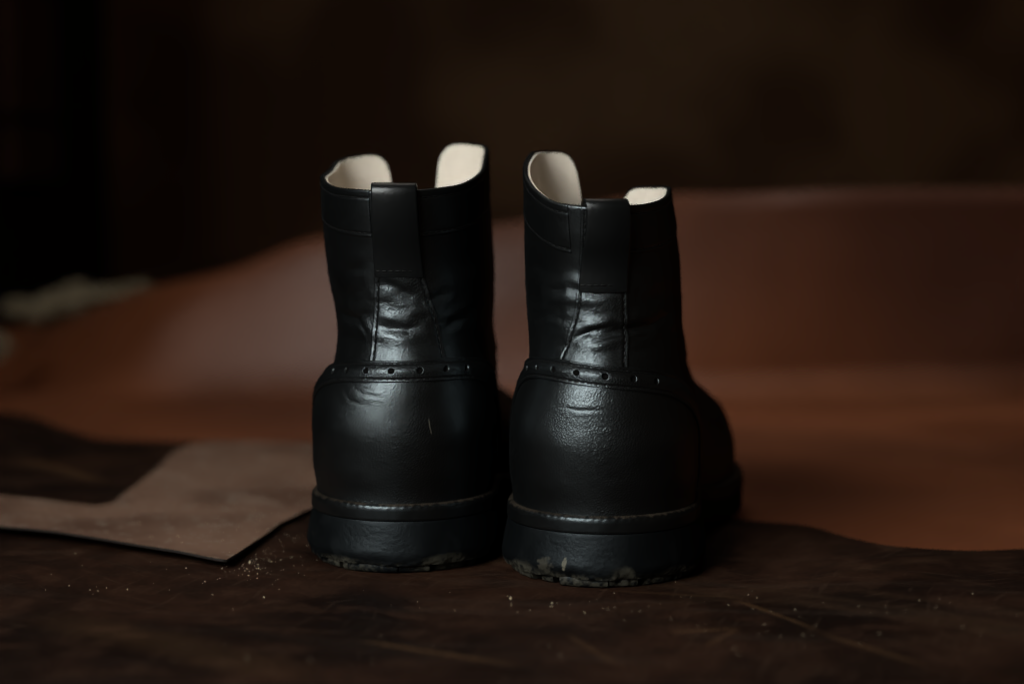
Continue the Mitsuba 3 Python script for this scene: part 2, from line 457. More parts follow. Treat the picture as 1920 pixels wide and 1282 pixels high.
def build_boot(key, o):
    B = Boot(o); u0 = o['uv']
    rimf = PCH(*zip(*o['rim']))

    def amax(z, side):
        L = B.half(z, side > 0)
        gap = np.interp(z, [.08, .095, .12, .15, .168, .19], [.0005, .003, .006, .0085, .0105, .0135]) + o['gap'][0 if side > 0 else 1]
        return L - gap

    def rim(q):
        """Height of the collar's edge at q = a / amax; the front corners are rounded."""
        z = rimf(q)
        e = np.clip((np.abs(q) - .945) / .055, 0, 1)
        return z - .008 * (1 - np.sqrt(np.clip(1 - e ** 2.4, 0, 1)))

    zref = .165
    seam = lambda z: np.interp(z, [.02, .03, .05, .07, .09, .12], [.128, .128, .135, .128, .120, .118])

    def aend(z, side):
        t = np.clip((z - .085) / .014, 0, 1); t = t * t * (3 - 2 * t)
        return seam(z) * (1 - t) + amax(np.maximum(z, .085), side) * t

    # vamp and toe in one piece of leather
    zz = np.linspace(.028, .103, 120)[:, None]; ss = np.linspace(0, 1, 260)[None]
    a0 = np.minimum(seam(zz) - .010, B.half(zz) - .004); a1 = B.half(zz) + B.half(zz, False) - np.minimum(seam(zz) - .010, B.half(zz, False) - .004)
    put(key + '__vamp', B.slab(a0 + (a1 - a0) * ss, zz + 0 * ss, -.0006), 'boot_leather')
    # tongue behind the opening
    zz = np.linspace(.088, .158, 70)[:, None]; bb = np.linspace(-.028, .028, 50)[None]
    put(key + '__tongue', B.slab(B.half(zz) + bb, zz + 0 * bb, -.0062 + 0 * (zz + bb), .0018), 'boot_leather')
    # quarters
    for side, nm in ((-1, '__quarter'), (1, '__quarter_001')):
        s = np.concatenate([np.linspace(0, .97, 330), np.linspace(.974, 1, 20)])
        zr = rim(side * s)
        t = edged(.13, .00038)
        Z = .028 + (zr - .0002 - .028)[None] * t[:, None]
        A = side * s[None] * aend(Z, side)
        if side < 0:
            A, Z = A[:, ::-1], Z[:, ::-1]
        e = np.minimum((1 - t[:, None]) * .13, (1 - np.abs(s)[None])[:, ::(-1 if side < 0 else 1)] * .12)
        put(key + nm, B.slab(A, Z, roll(e, .0012, .0004, .0003), .0013, .00008), 'boot_leather')
        # collar band, cut separately and stitched on
        s2 = edged(.118, .0005); zr = rim(side * (.07 + .93 * s2))
        t2 = edged(.0205, .0005)
        drop = .0205 - .002 * s2
        Z = zr[None] - drop[None] * (1 - t2[:, None])
        Sg = (.07 + .93 * s2)[None]
        A = side * Sg * aend(Z, side)
        e = np.minimum(np.minimum(t2, 1 - t2)[:, None] * .0205, np.minimum(s2, 1 - s2)[None] * .118)
        off = roll(e, .0007, .0009, .0001)
        zdist = (1 - t2)[:, None] * .0205
        off = off - .00028 * np.exp(-((zdist - .0034) / .0005) ** 2) - .00025 * np.exp(-((t2[:, None] * .0205 - .0018) / .0005) ** 2)
        if side < 0:
            A, Z, off = A[:, ::-1], Z[:, ::-1], off[:, ::-1]
        put(key + ('__collar' if side < 0 else '__collar_001'), B.slab(A, Z, off, .0012, .00008), 'boot_leather')
    # lining
    q = np.concatenate([[-1], np.linspace(-.994, .994, 420), [1]])
    zr = rim(q) - .0011 + .0005 * (meshkit.noise(np.stack([q * 160, q * 0, q * 0], 1)) - .5)
    t = np.linspace(0, 1, 90)[:, None]
    Z = .05 + (zr - .05)[None] * t
    A = np.where(q[None] < 0, q[None] * aend(Z, -1), q[None] * aend(Z, 1)) * .9985
    put(key + '__lining', B.slab(A, Z, -.0013, .0009), 'lining_leather', label='cream leather lining inside the shaft')

    # back strip
    zb = np.linspace(0, 1, 2); hw = PCH(*zip(*o['strip_w'])); cen = PCH(*zip(*o['strip_c']))
    t = edged(.092, .0004); Z = (.085 + (o['rim0'] - .001 - .085) * t)[:, None]
    s = edged(.026, .00035)
    wz = hw(Z); cz = cen(Z)
    A = cz + wz * (2 * s[None] - 1)
    e = np.minimum(s, 1 - s)[None] * 2 * wz
    off = roll(e, .0006, .0010, .0003) - .0004 * np.exp(-((e - .0021) / .00055) ** 2) + .00012 * np.exp(-((e - .0035) / .0012) ** 2)
    put(key + '__back_strip', B.slab(A, Z + 0 * A, off, .0012, .00008), 'boot_leather')

    # heel counter
    AM, ZT, PW, TILT = o['counter']
    topc = lambda a: .029 + (ZT - .029 + TILT * a) * np.clip(1 - (np.abs(a) / AM) ** PW, 0, 1) ** .55
    a = np.concatenate([np.linspace(-1, -.97, 14), np.linspace(-.965, .965, 560), np.linspace(.97, 1, 14)]) * AM
    t = edged(.06, .0003)
    Z = .0285 + (topc(a)[None] - .0285) * t[:, None]
    e = (topc(a)[None] - Z)
    off = roll(e, .0008, .0012, .0003)
    off = off + .0012 * np.exp(-(((np.abs(a)[None] - .033) / .008) ** 2 + ((Z - .058) / .02) ** 2)) * .35
    put(key + '__heel_counter', B.slab(A := a[None] + 0 * Z, Z, off, .0012, .00008), 'boot_leather')
    # punched strip along the counter's top edge
    aa = np.linspace(-AM * .999, AM * .999, 4000); cz = topc(aa)
    s = np.concatenate([[0], np.cumsum(np.hypot(np.diff(aa), np.diff(cz)))]); mid = np.interp(0, aa, s)
    from scipy.ndimage import gaussian_filter1d
    su = np.arange(.002, s[-1] - .002, .00024)
    ca, cc = np.interp(su, s, aa), np.interp(su, s, cz)
    ca, cc = gaussian_filter1d(ca, 8, mode='nearest'), gaussian_filter1d(cc, 8, mode='nearest')
    ta, tc = np.gradient(ca), np.gradient(cc); ln = np.hypot(ta, tc); na, nc = tc / ln, -ta / ln   # inward
    WD = .0094
    t = edged(WD, .00024); dist = t * WD
    lift = .0012
    A = ca[None] + na[None] * (dist[:, None] - lift); Z = np.maximum(cc[None] + nc[None] * (dist[:, None] - lift), .0287)
    e = np.minimum(dist, WD - dist)[:, None] + 0 * A
    off = .0010 + roll(e, .0006, .0012, .0006)
    off = off - .00042 * np.exp(-((dist[:, None] - .0017) / .00045) ** 2) - .00042 * np.exp(-((WD - dist[:, None] - .0013) / .00045) ** 2)
    off = off + .0009 * np.exp(-((dist[:, None] - WD / 2) / .0024) ** 2)
    off = off + .0005 * np.exp(-(dist[:, None] / .0006) ** 2) * (.4 + .8 * meshkit.noise(np.stack([su * 300, su * 0, su * 0], 1))[None])
    S = (su - mid)[None]; holes = []
    for h in np.arange(-3, 4):
        hs = h * .0113 + o['hole0']
        r = np.hypot(S - hs, dist[:, None] - WD * .5)
        off = off - .0013 * np.clip(1 - (r / .00124) ** 4, 0, 1) * (r < .00124)
        i_ = int(np.argmin(np.abs(su - mid - hs)))
        if 30 < i_ < len(su) - 30:
            m_ = WD * .5 - lift
            holes.append((ca[i_] + na[i_] * m_, max(cc[i_] + nc[i_] * m_, .0287), i_))
    put(key + '__punched_strip', B.slab(A, Z, off, .0014, .00008), 'boot_leather', label='narrow strip with a row of punched round holes')

    for k_, (ha, hz, i_) in enumerate(holes):
        # black disc painted for the shade in each punched hole, cupped below the strip's face
        hr = np.linspace(0, 1, 5)[:, None] * .00102; hp = np.linspace(0, 2 * np.pi, 17)[None]
        Ah = ha + hr * np.cos(hp); Zh = hz + hr * np.sin(hp)
        put(key + '__punched_strip__hole' + ('' if k_ == 0 else f'_{k_:03d}'), [(B.pt(Ah, Zh, .0010 + .0012 + .0009 - .0008 + .0003 * (hr / .00102) ** 2 + 0 * Ah).reshape(-1, 3), grid_faces(5, 17, flip=True), None)], 'matte_black')

    # pull tab: a loop of strap over the back of the collar
    zr0 = o['rim0']; zb0 = o['tab_z']
    prof = [(.0011, zb0 - .001), (.0014, zb0 + .001), (.0019, zb0 + .006), (.0028, zb0 + .014), (.0040, zr0 - .014), (.0044, zr0 - .007), (.0040, zr0 - .001), (.0028, zr0 + .0018),
            (.0009, zr0 + .0028), (-.0014, zr0 + .0023), (-.0034, zr0 - .0002), (-.0042, zr0 - .008), (-.0040, zr0 - .02), (-.0034, zr0 - .03)]
    prof = np.array(prof); k = np.linspace(0, 1, len(prof)); kk = np.linspace(0, 1, 150)
    from scipy.interpolate import CubicSpline
    cs = CubicSpline(k, prof)(kk); d = np.gradient(cs, axis=0); d /= np.linalg.norm(d, axis=1, keepdims=True); nn = np.stack([d[:, 1], -d[:, 0]], 1)
    s = edged(.0205, .0005, (0, .0001, .0003, .0006, .001)); x = 2 * s - 1
    edge = np.minimum(s, 1 - s) * .0205
    thk = roll(edge, .0007, .00055, .0)          # half-thickness rounded at the sides
    tw = PCH(*zip(*o['tab_w'])); tcn = PCH(*zip(*o['tab_c']))

    def tabpt(sgn):
        of = cs[:, 0][:, None] + sgn * nn[:, 0][:, None] * thk[None]
        z = cs[:, 1][:, None] + sgn * nn[:, 1][:, None] * thk[None]
        a_ = tcn(z) + tw(z) * x[None]
        of = of - .0009 * (x[None] ** 2) * 0 + (meshkit.fbm(np.stack([a_ * 60, z * 50, z * 0 + 4], -1), 2, 9) - .5) * .0006
        base = B.lookup(B.P, a_, np.minimum(z, .19)); nrm = B.lookup(B.N, tcn(z) + 0 * a_, np.minimum(z, .19))
        base0 = B.lookup(B.P, tcn(z) + 0 * a_, z)
        # a stiff strap is flatter than the shaft under it
        base = base * .75 + .25 * np.stack([base[..., 0], base0[..., 1] + 0 * a_, base[..., 2]], -1)
        return B.world(base + nrm * of[..., None]), np.stack([a_ + u0, np.cumsum(np.full_like(z, .0006), 0)], -1)
    O, uv = tabpt(1); I, _ = tabpt(-1)
    n, m = O.shape[:2]
    loop = np.concatenate([O, I[:, ::-1]], 1); uvl = np.concatenate([uv, uv[:, ::-1]], 1)
    loop = np.concatenate([loop, loop[:, :1]], 1); uvl = np.concatenate([uvl, uvl[:, :1]], 1)
    put(key + '__pull_tab', [(loop.reshape(-1, 3), grid_faces(n, loop.shape[1]), uvl.reshape(-1, 2))], 'tab_leather', label='smooth black leather pull loop at the back of the collar')

    # stitching
    st = []

    def stitch(pa, pz, off, step=.0029, length=.0023, rad=.00034, jit=.0001):
        p = B.pt(pa, pz, off)
        s = np.concatenate([[0], np.cumsum(np.linalg.norm(np.diff(p, axis=0), axis=1))])
        su = np.arange(step / 2, s[-1], step)
        g = lambda arr: np.stack([np.interp(su, s, arr[:, j]) for j in range(3)], 1)
        nrm = B.lookup(B.N, pa, pz) @ B.R.T
        d = np.gradient(p, axis=0); d /= np.linalg.norm(d, axis=1, keepdims=True)
        nn_ = g(nrm); dd = g(d); dd = dd - (dd * nn_).sum(1, keepdims=True) * nn_; dd /= np.linalg.norm(dd, axis=1, keepdims=True)
        st.append(capsule_mesh(g(p) + rng.normal(0, jit, (len(su), 3)) * .5, dd, nn_, length, rad))
    for side in (-1, 1):
        q = side * np.linspace(.085, .985, 300)
        z = rim(q) - .0034; stitch(q * aend(z, side), z, .0009 - .00015)
        q = side * np.linspace(.085, .985, 300)
        z = rim(q) - .0205 + .002 * (np.abs(q) - .07) / .93 + .0018; stitch(q * aend(z, side), z, .0009 - .00015)
        z = np.linspace(.0935, o['rim0'] - .004, 260)
        stitch(cen(z) + side * (hw(z) - .0021), z, .0010 - .00028)
        z = np.linspace(.03, .088, 200); stitch(side * (seam(z) - .003), z, .0005)
    sel = slice(60, -60, 4)
    for dd_, of in ((.0017, .0010 + .0012 - .0003), (WD - .0013, .0010 + .0012 - .0003)):
        stitch((ca + na * (dd_ - lift))[sel], np.maximum((cc + nc * (dd_ - lift))[sel], .0287), of)
    xa = np.linspace(-.88, .88, 60); z = np.full(60, zb0 + .0018); stitch(tcn(z) + tw(z) * xa, z, .0011 + .0007)
    put(key + '__stitching', join(st), 'thread', kind='stuff')

    # ---- sole
    zo = .030
    M = 900
    Lr, Ll = B.half(zo), B.half(zo, False)
    arc = np.concatenate([np.linspace(-Ll, 0, M // 2, endpoint=False), np.linspace(0, Lr, M // 2, endpoint=False)])
    base = B.lookup(B.P, arc, zo + 0 * arc); nb = B.lookup(B.N, arc, zo + 0 * arc); nb[:, 2] = 0; nb /= np.linalg.norm(nb, axis=1, keepdims=True)

    def loft(prof, clamp=None, wob=None, cap=(True, True)):
        rings = []
        for of, z in prof:
            of_ = of + (wob(arc, z) if wob else 0)
            p = base + nb * (np.asarray(of_)[..., None] if np.ndim(of_) else of_)
            p[:, 2] = z
            if clamp:
                i = np.abs(arc) < .16
                xr = np.interp(clamp, p[(arc > 0) & i, 1], p[(arc > 0) & i, 0]); j = (arc < 0) & i
                xl = np.interp(clamp, p[j, 1][::-1], p[j, 0][::-1])
                far = p[:, 1] > clamp
                p[far, 0] = np.clip(p[far, 0], xl, xr); p[far, 1] = clamp
            rings.append(p)
        G = np.stack(rings); G = np.concatenate([G, G[:, :1]], 1)
        ar = np.concatenate([arc, [Lr]])
        uv = np.stack([np.broadcast_to(ar + u0, G.shape[:2]), G[..., 2]], -1)
        parts = [(B.world(G).reshape(-1, 3), grid_faces(*G.shape[:2], flip=prof[0][1] > prof[-1][1]), uv.reshape(-1, 2))]
        for k, do in ((0, cap[0]), (-1, cap[1])):
            if do:
                r = G[k, :-1]; c = r.mean(0); v = np.vstack([r, c]); i = np.arange(M); f = np.stack([i, (i + 1) % M, np.full(M, M)], 1)
                parts.append((B.world(v), f, np.vstack([uv[k, :-1], [[u0, r[0, 2]]]])))
        return parts
    scal = lambda a_, z: .00018 * np.sin(a_ / .0031 * 2 * np.pi) * np.clip((z - .028) / .002, 0, 1) + .0002 * (meshkit.noise(np.stack([a_ * 220, a_ * 0 + z * 300, a_ * 0], -1)) - .5)
    put(key + '__welt', loft([(.0036, .0229), (.0038, .0231), (.0039, .0240), (.0039, .0270), (.0038, .0281), (.0035, .0290), (.0031, .0296), (.0025, .0300), (.0016, .0301), (-.003, .0300)], wob=scal, cap=(True, False)), 'welt_leather',
        label='black leather welt with a worn pale upper edge')
    wv = lambda a_, z: .0004 * (meshkit.noise(np.stack([a_ * 120, a_ * 0 + z * 200, a_ * 0 + 5], -1)) - .5)
    put(key + '__outsole', loft([(.0020, .0108), (.0030, .0114), (.0034, .013), (.0034, .0205), (.0030, .0224), (.0022, .0229)], wob=wv), 'heel_rubber')
    chip = PCH(np.linspace(-.5, .5, 400), (lambda x: .0010 + .0022 * np.clip((x - .45) * 3, 0, 1))(meshkit.fbm(np.stack([np.linspace(-.5, .5, 400) * 95, np.full(400, o['seed'] * 1.), np.zeros(400)], -1), 3, 4)))

    def hw_(a_, z):
        t = np.clip((.0092 - z) / .0058, 0, 1)
        return wv(a_, z) - chip(np.clip(a_, -.49, .49)) * t ** 2.2 + .0005 * (meshkit.noise(np.stack([a_ * 500, a_ * 0 + z * 900, a_ * 0], -1)) - .5) * t
    zs = [.0226, .0222, .021, .018, .015, .012, .0100, .0088, .0076, .0066, .0058, .0051, .0045, .0040, .0036]
    put(key + '__heel_block', loft([(.0036 + .0026 * min(1, (.0226 - z) / .014) - (.0001 if z == .0226 else 0), z) for z in zs], clamp=.078, wob=hw_), 'heel_rubber',
        label='scuffed black rubber heel with pale dirt along its lower edge')
    for i, (l0, l1, ins) in enumerate(o['lugs']):
        al = np.linspace(l0, l1, 40); p = B.lookup(B.P, al, zo + 0 * al); n_ = B.lookup(B.N, al, zo + 0 * al); n_[:, 2] = 0; n_ /= np.linalg.norm(n_, axis=1, keepdims=True)
        rag = .0006 * (meshkit.noise(np.stack([al * 600, al * 0 + i, al * 0], -1)) - .5)
        rows = [(-.014, .0045), (.0032 - ins, .0045), (.0035 - ins, .0040), (.0036 - ins, .0020), (.0032 - ins, .0006), (.0024 - ins, .0001), (-.014, .0001)]
        G = np.stack([np.concatenate([(p + n_ * (of + (rag if of > 0 else 0 * rag))[:, None])[:, :2], np.full((40, 1), z)], 1) for of, z in rows])
        uv = np.stack([np.broadcast_to(al + u0, G.shape[:2]), G[..., 2]], -1)
        W_ = B.world(G)
        parts = [(W_.reshape(-1, 3), grid_faces(*G.shape[:2], flip=True), uv.reshape(-1, 2))]
        for c in (0, -1):
            v = W_[:, c]; parts.append((np.vstack([v, v.mean(0)]), np.stack([np.arange(6), np.arange(1, 7), np.full(6, 7)], 1), np.vstack([uv[:, c], uv[:1, c]])))
        put(key + '__tread_lug' + ('' if i == 0 else f'_{i:03d}'), join(parts), 'heel_rubber')
    ring = base.copy(); ring = ring - nb * .003; ring[:, 2] = .0345; i = np.arange(M)
    put(key + '__insole', [(B.world(np.vstack([ring, ring.mean(0)])), np.stack([i, (i + 1) % M, np.full(M, M)], 1), None)], 'insole_leather')
    return B


# ------------------------------------------------------------------ setting: bench, wall
def box_mesh(c, s, r=0.0):
    import trimesh
    m = trimesh.creation.box(extents=s); m.apply_translation(c)
    return m


scene['workbench'] = ply(box_mesh([0.705, 1.0, -.034], [2.6, 3.4, .05]), 'bench_wood'); labels['workbench'] = {'kind': 'structure'}
gx, gz = np.meshgrid(np.linspace(-4.5, 4.5, 60), np.linspace(-1.2, 3.2, 40))
gy = 3.15 + 1.1 * np.log1p(np.exp((gx - .62) / .16)) * .16 + .03 * (meshkit.fbm(np.stack([gx * 1.5, gz * 1.5, gx * 0], -1), 3, 2) - .5)
put('wall', [(np.stack([gx, gy, gz], -1).reshape(-1, 3), grid_faces(*gx.shape), np.stack([gx, gz], -1).reshape(-1, 2))], 'wall_paint', kind='structure')

# ------------------------------------------------------------------ boots
COMMON_Y0 = [(.02, .003), (.03, .003), (.045, .0005), (.06, -.0012), (.075, .0002), (.085, .0024), (.092, .0047), (.10, .0072), (.113, .0092), (.13, .0082), (.15, .0040), (.168, .0008), (.2, -.003)]
left = dict(
    seed=3.0, uv=0.0, at=np.array([-.0508, .0022, .0]), yaw=math.radians(2.4), medial=1, toe_out=.005, lean=-.0010, rim0=.1655,
    y0=COMMON_Y0, W=[(.02, .0382), (.03, .0386), (.045, .0402), (.06, .0402), (.070, .0393), (.080, .0373), (.0885, .0348), (.098, .0341), (.113, .0356), (.13, .0374), (.15, .0372), (.168, .0366), (.2, .0362)],
    sx=[(.02, 0), (.06, 0), (.075, .0006), (.09, .0030), (.11, .0026), (.14, .0008), (.2, .0)],
    rim=[(-1, .1822), (-.92, .1818), (-.8, .1786), (-.66, .1748), (-.42, .1712), (-.2, .1665), (0, .1655), (.2, .1672), (.42, .1730), (.6, .1785), (.78, .1850), (.9, .1872), (1, .186)],
    gap=(.0000, .0015),
    strip_w=[(.08, .0200), (.092, .0180), (.105, .0154), (.12, .0126), (.135, .0106), (.2, .0096)], strip_c=[(.08, .0025), (.1, .0018), (.125, .0004), (.17, .0009), (.2, .001)],
    counter=(.090, .0908, 3.4, .03), hole0=-.0042,
    tab_z=.1292, tab_w=[(.1, .0112), (.128, .0110), (.15, .0104), (.168, .0100), (.2, .0100)], tab_c=[(.1, .0006), (.128, .0004), (.168, .0009), (.2, .001)],
    creases=[([(-.031, .1277), (-.022, .131), (-.012, .133)], .0005, .0018), ([(-.046, .110), (-.034, .1095), (-.0235, .1095), (-.0125, .1128)], .0014, .0020),
             ([(-.010, .1266), (-.003, .1245), (.0075, .1186)], .0009, .0020), ([(-.013, .1078), (-.006, .1055), (.002, .1052), (.0098, .1078)], .0011, .0022),
             ([(.0095, .1166), (.015, .119), (.0215, .1215)], .0005, .0015), ([(-.0225, .1085), (-.016, .1025)], .0005, .0011), ([(.0165, .1057), (.025, .108), (.036, .110)], .0009, .0022),
             ([(-.0285, .1105), (-.018, .1065)], .0004, .0010), ([(-.026, .0835), (-.020, .0805), (-.008, .0795)], .00016, .0005), ([(-.024, .0815), (-.015, .0775), (-.004, .0765)], .00018, .0007),
             ([(-.028, .080), (-.021, .0745), (-.012, .0725)], .00018, .0008)],
    lugs=[(-.058, -.046, .0012), (-.0425, -.026, .0008), (-.0225, .0010, -.0004), (.0016, .0140, .0005), (.0175, .032, .0014), (.0355, .050, .0012), (.054, .066, .001)])
right = dict(
    seed=11.0, uv=1.0, at=np.array([.0358, -.0262, .0]), yaw=math.radians(6.0), medial=-1, toe_out=.010, lean=-.0030, rim0=.1592,
    y0=[(z, y + (.0012 if z > .12 else 0)) for z, y in COMMON_Y0], W=[(.02, .0384), (.03, .0388), (.045, .0402), (.06, .0400), (.072, .0382), (.080, .0360), (.0885, .0336), (.10, .0332), (.113, .0338), (.13, .0338), (.15, .0326), (.168, .0312), (.2, .0306)],
    sx=[(.02, 0), (.06, 0), (.09, .0004), (.11, -.0004), (.14, -.0012), (.2, -.002)],
    rim=[(-1, .1825), (-.9, .1832), (-.8, .1826), (-.6, .1795), (-.42, .1735), (-.25, .1660), (-.1, .1604), (0, .1592), (.15, .1596), (.3, .1612), (.5, .1645), (.7, .1662), (.85, .1668), (1, .1655)],
    gap=(-.001, .0015),
    strip_w=[(.08, .0180), (.092, .0162), (.105, .0134), (.12, .0112), (.135, .0108), (.2, .0104)], strip_c=[(.08, -.0050), (.092, -.0040), (.105, -.0002), (.122, .0026), (.17, .0068), (.2, .0068)],
    counter=(.090, .0918, 3.0, -.10), hole0=-.0088,
    tab_z=.1245, tab_w=[(.1, .0109), (.125, .0108), (.16, .0098), (.2, .0098)], tab_c=[(.1, .0020), (.124, .0032), (.16, .0070), (.2, .0072)],
    creases=[([(-.0095, .1241), (0, .1226), (.0115, .1235)], .0010, .0015), ([(-.016, .1001), (-.004, .1054), (.0097, .1076), (.026, .1087), (.043, .1130)], .0016, .0018),
             ([(-.012, .1034), (-.002, .1074), (.008, .1096)], .0007, .0010), ([(-.026, .1232), (-.018, .1238), (-.0105, .1252)], .0007, .0014), ([(.0115, .1034), (.026, .105)], .0004, .0012),
             ([(-.034, .110), (-.0185, .1144)], .0007, .0018), ([(-.006, .1018), (.006, .1050), (.014, .1056)], .0005, .0010), ([(-.020, .0760), (-.008, .0745), (.006, .0752)], .00018, .0007)],
    lugs=[(-.062, -.050, .0012), (-.046, -.030, .0010), (-.0255, -.0195, .0020), (-.0150, .0040, -.0005), (.0046, .0160, .0008), (.0195, .033, .0014), (.0365, .041, .001), (.0425, .047, .001), (.0485, .053, .001), (.0545, .066, .001)])
build_boot('ankle_boot', left)
labels['ankle_boot'] = {'label': 'left black leather ankle boot, toe straight away, its collar standing higher', 'category': 'boot', 'group': 'pair of black ankle boots seen from behind'}
build_boot('ankle_boot_001', right)
labels['ankle_boot_001'] = {'label': 'right black leather ankle boot, toe turned outwards, outer collar flap sagging lower', 'category': 'boot', 'group': 'pair of black ankle boots seen from behind'}

# ------------------------------------------------------------------ hides
import trimesh


def sheet_from_polygon(poly, hfun, th, step, key, mat, edge_mat, edge_key=None):
    """A sheet of leather of this outline: top and bottom grids cut to the outline, plus its cut edge."""
    poly = Polygon(poly).buffer(0)
    ring = np.array(shapely.segmentize(poly.exterior, step).coords)[:-1]
    x0, y0, x1, y1 = poly.bounds
    g = np.stack(np.meshgrid(np.arange(x0, x1, step), np.arange(y0, y1, step)), -1).reshape(-1, 2)
    g = g + np.random.default_rng(1).uniform(-.2, .2, g.shape) * step
    inside = shapely.contains_xy(poly.buffer(-step * .5), g[:, 0], g[:, 1])
    pts = np.vstack([ring, g[inside]])
    from scipy.spatial import Delaunay
    tri = Delaunay(pts).simplices
    c = pts[tri].mean(1); tri = tri[shapely.contains_xy(poly, c[:, 0], c[:, 1])]
    d = np.cross(pts[tri[:, 1]] - pts[tri[:, 0]], pts[tri[:, 2]] - pts[tri[:, 0]]); tri[d < 0] = tri[d < 0][:, ::-1]
    z = hfun(pts[:, 0], pts[:, 1]); top = np.column_stack([pts, z]); bot = np.column_stack([pts, z - th])
    put(key, [(top, tri, pts), (bot, tri[:, ::-1], pts)], mat)
    n = len(ring); i = np.arange(n); j = (i + 1) % n
    # the cut edge, slightly rounded outwards
    t = np.roll(ring, -1, 0) - np.roll(ring, 1, 0); t /= np.linalg.norm(t, axis=1, keepdims=True)
    ccw = 1 if shapely.LinearRing(ring).is_ccw else -1
    out = ccw * np.stack([t[:, 1], -t[:, 0]], 1)
    rows = [(0, 0), (.25, .12), (.34, .5), (.25, .88), (0, 1)]
    G = np.stack([np.column_stack([ring + out * th * o_, z[:n] - th * k]) for o_, k in rows])
    G = np.concatenate([G, G[:, :1]], 1)
    put(edge_key or key + '__cut_edge', [(G.reshape(-1, 3), grid_faces(*G.shape[:2], flip=ccw < 0), None)], edge_mat)


def smooth_line(pts, n=200):
    p = np.array(pts); s = np.concatenate([[0], np.cumsum(np.linalg.norm(np.diff(p, axis=0), axis=1))])
    q = np.linspace(0, s[-1], n)
    return np.stack([PCH(s, p[:, 0])(q), PCH(s, p[:, 1])(q)], 1)


def near_boots(x, y):
    d = np.minimum(np.hypot((x + .047) / .07, (y - .12) / .17), np.hypot((x - .055) / .07, (y - .09) / .17))
    return np.clip((d - 1) / .8, 0, 1)


def dark_h(x, y):
    n = meshkit.fbm(np.stack([x * 5 + y * 3, y * 6 - x * 2, x * 0 + 2], -1), 3, 21) - .5
    return -.0002 + n * .012 * near_boots(x, y) * np.clip((y + .25) / .1, .5, 1)


edge = smooth_line([(-.585, .66), (-.50, .60), (-.365, .529), (-.329, .492), (-.293, .440), (-.263, .409), (-.209, .397), (-.133, .363), (-.05, .31), (.02, .24), (.075, .165), (.115, .128), (.142, .111), (.161, .071), (.181, .047), (.204, .041), (.234, .047), (.30, .06), (.45, .05), (.80, .09)], 260)
sheet_from_polygon(np.vstack([edge, [(.8, -.65), (-.585, -.65)]]), dark_h, .0022, .0055, 'dark_hide_sheet', 'dark_hide', 'hide_edge')
labels['dark_hide_sheet'] = {'label': 'dark brown waxed leather hide with scrapes, lying flat under the boots', 'category': 'leather hide'}

# brown hide: flat behind the boots, then thrown up into a broad fold
bend = PCH([-1.2, -.75, -.56, -.45, -.36, -.25, -.15, 0, .15, .37, .6, 1.2], [1.15, .97, .86, .775, .715, .672, .655, .645, .640, .665, .76, 1.0])
crest = PCH([-1.2, -.75, -.53, -.41, -.31, -.225, -.155, -.004, .146, .404, .7, 1.2], [.002, .004, .025, .046, .077, .100, .126, .142, .167, .170, .165, .15])
depth = PCH([-1.2, -.5, -.36, -.25, -.15, 0, .15, .4, .7, 1.2], [.16, .12, .09, .062, .054, .055, .060, .075, .10, .14])
uu = np.linspace(-.585, 1.15, 380); vv = np.linspace(0, 1, 330)
U, V = np.meshgrid(uu, vv)
bx, cx, dx = bend(U), crest(U), depth(U)
cut = .50
t = np.clip((V - cut) / (1 - cut), 0, 1) * 3.1          # 0..1 up, 1..2 over the crest, 2..3.1 down and away
front = -0.62 + (V / cut) * (bx + .62)
prof_t = np.array([0, .12, .3, .6, .85, 1.0, 1.25, 1.6, 2.1, 3.1]); prof_y = np.array([0, .16, .36, .62, .84, 1.0, 1.25, 1.5, 1.75, 2.6]); prof_z = np.array([0, .05, .22, .62, .90, 1.0, .94, .55, .12, .0])
Yb = bx + dx * PCH(prof_t, prof_y)(t); Zb = cx * PCH(prof_t, prof_z)(t)
kr = np.clip((U - .04) / .22, 0, 1); kr = kr * kr * (3 - 2 * kr)
Yb = Yb - kr * .13 * np.clip((t - .25) / .75, 0, 1) * np.clip(1.9 - t, 0, 1)
Y = np.where(V < cut, front, Yb); Z = np.where(V < cut, 0, Zb) - .0052
wv_ = meshkit.fbm(np.stack([U * 3.2, V * 5, U * 0], -1), 3, 31) - .5
Z = Z + np.clip((V - .35) / .2, 0, 1) * wv_ * .020 * np.clip((3.1 - t) / .6, 0, 1) * np.clip(cx / .08, .15, 1) * (t > 0)
Y = Y + np.where(V < cut, 0, wv_ * .05 * np.clip(t, 0, 1))
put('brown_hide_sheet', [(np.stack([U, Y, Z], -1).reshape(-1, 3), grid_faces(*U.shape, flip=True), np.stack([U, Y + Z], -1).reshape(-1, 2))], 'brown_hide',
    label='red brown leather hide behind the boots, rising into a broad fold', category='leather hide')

# taupe offcut
scrap = [(-.330, .118), (-.271, .1005), (-.245, .085), (-.215, .069), (-.192, .053), (-.158, .028), (-.1290, .0092), (-.1248, .0080), (-.1222, .026), (-.120, .046), (-.116, .078), (-.113, .106), (-.107, .127), (-.100, .150), (-.0985, .216), (-.104, .300), (-.124, .338), (-.142, .356), (-.16, .365), (-.19, .361), (-.201, .312), (-.205, .252),
         (-.206, .19), (-.2065, .160), (-.213, .150), (-.230, .164), (-.246, .174), (-.271, .182), (-.330, .205)]


def scrap_h(x, y):
    # the near edge and corner lift a little off the hide
    d = (y - (.0085 + (-.128 - x) * .68)); lift = .0018 * np.exp(-np.clip(d, 0, 9) / .03) * np.clip((-.10 - x) / .05, .25, 1)
    n = meshkit.fbm(np.stack([x * 9, y * 9, x * 0], -1), 3, 5) - .5
    return dark_h(x, y) + .0030 + lift + n * .005 + .006 * np.exp(-((y - .33) / .05) ** 2)


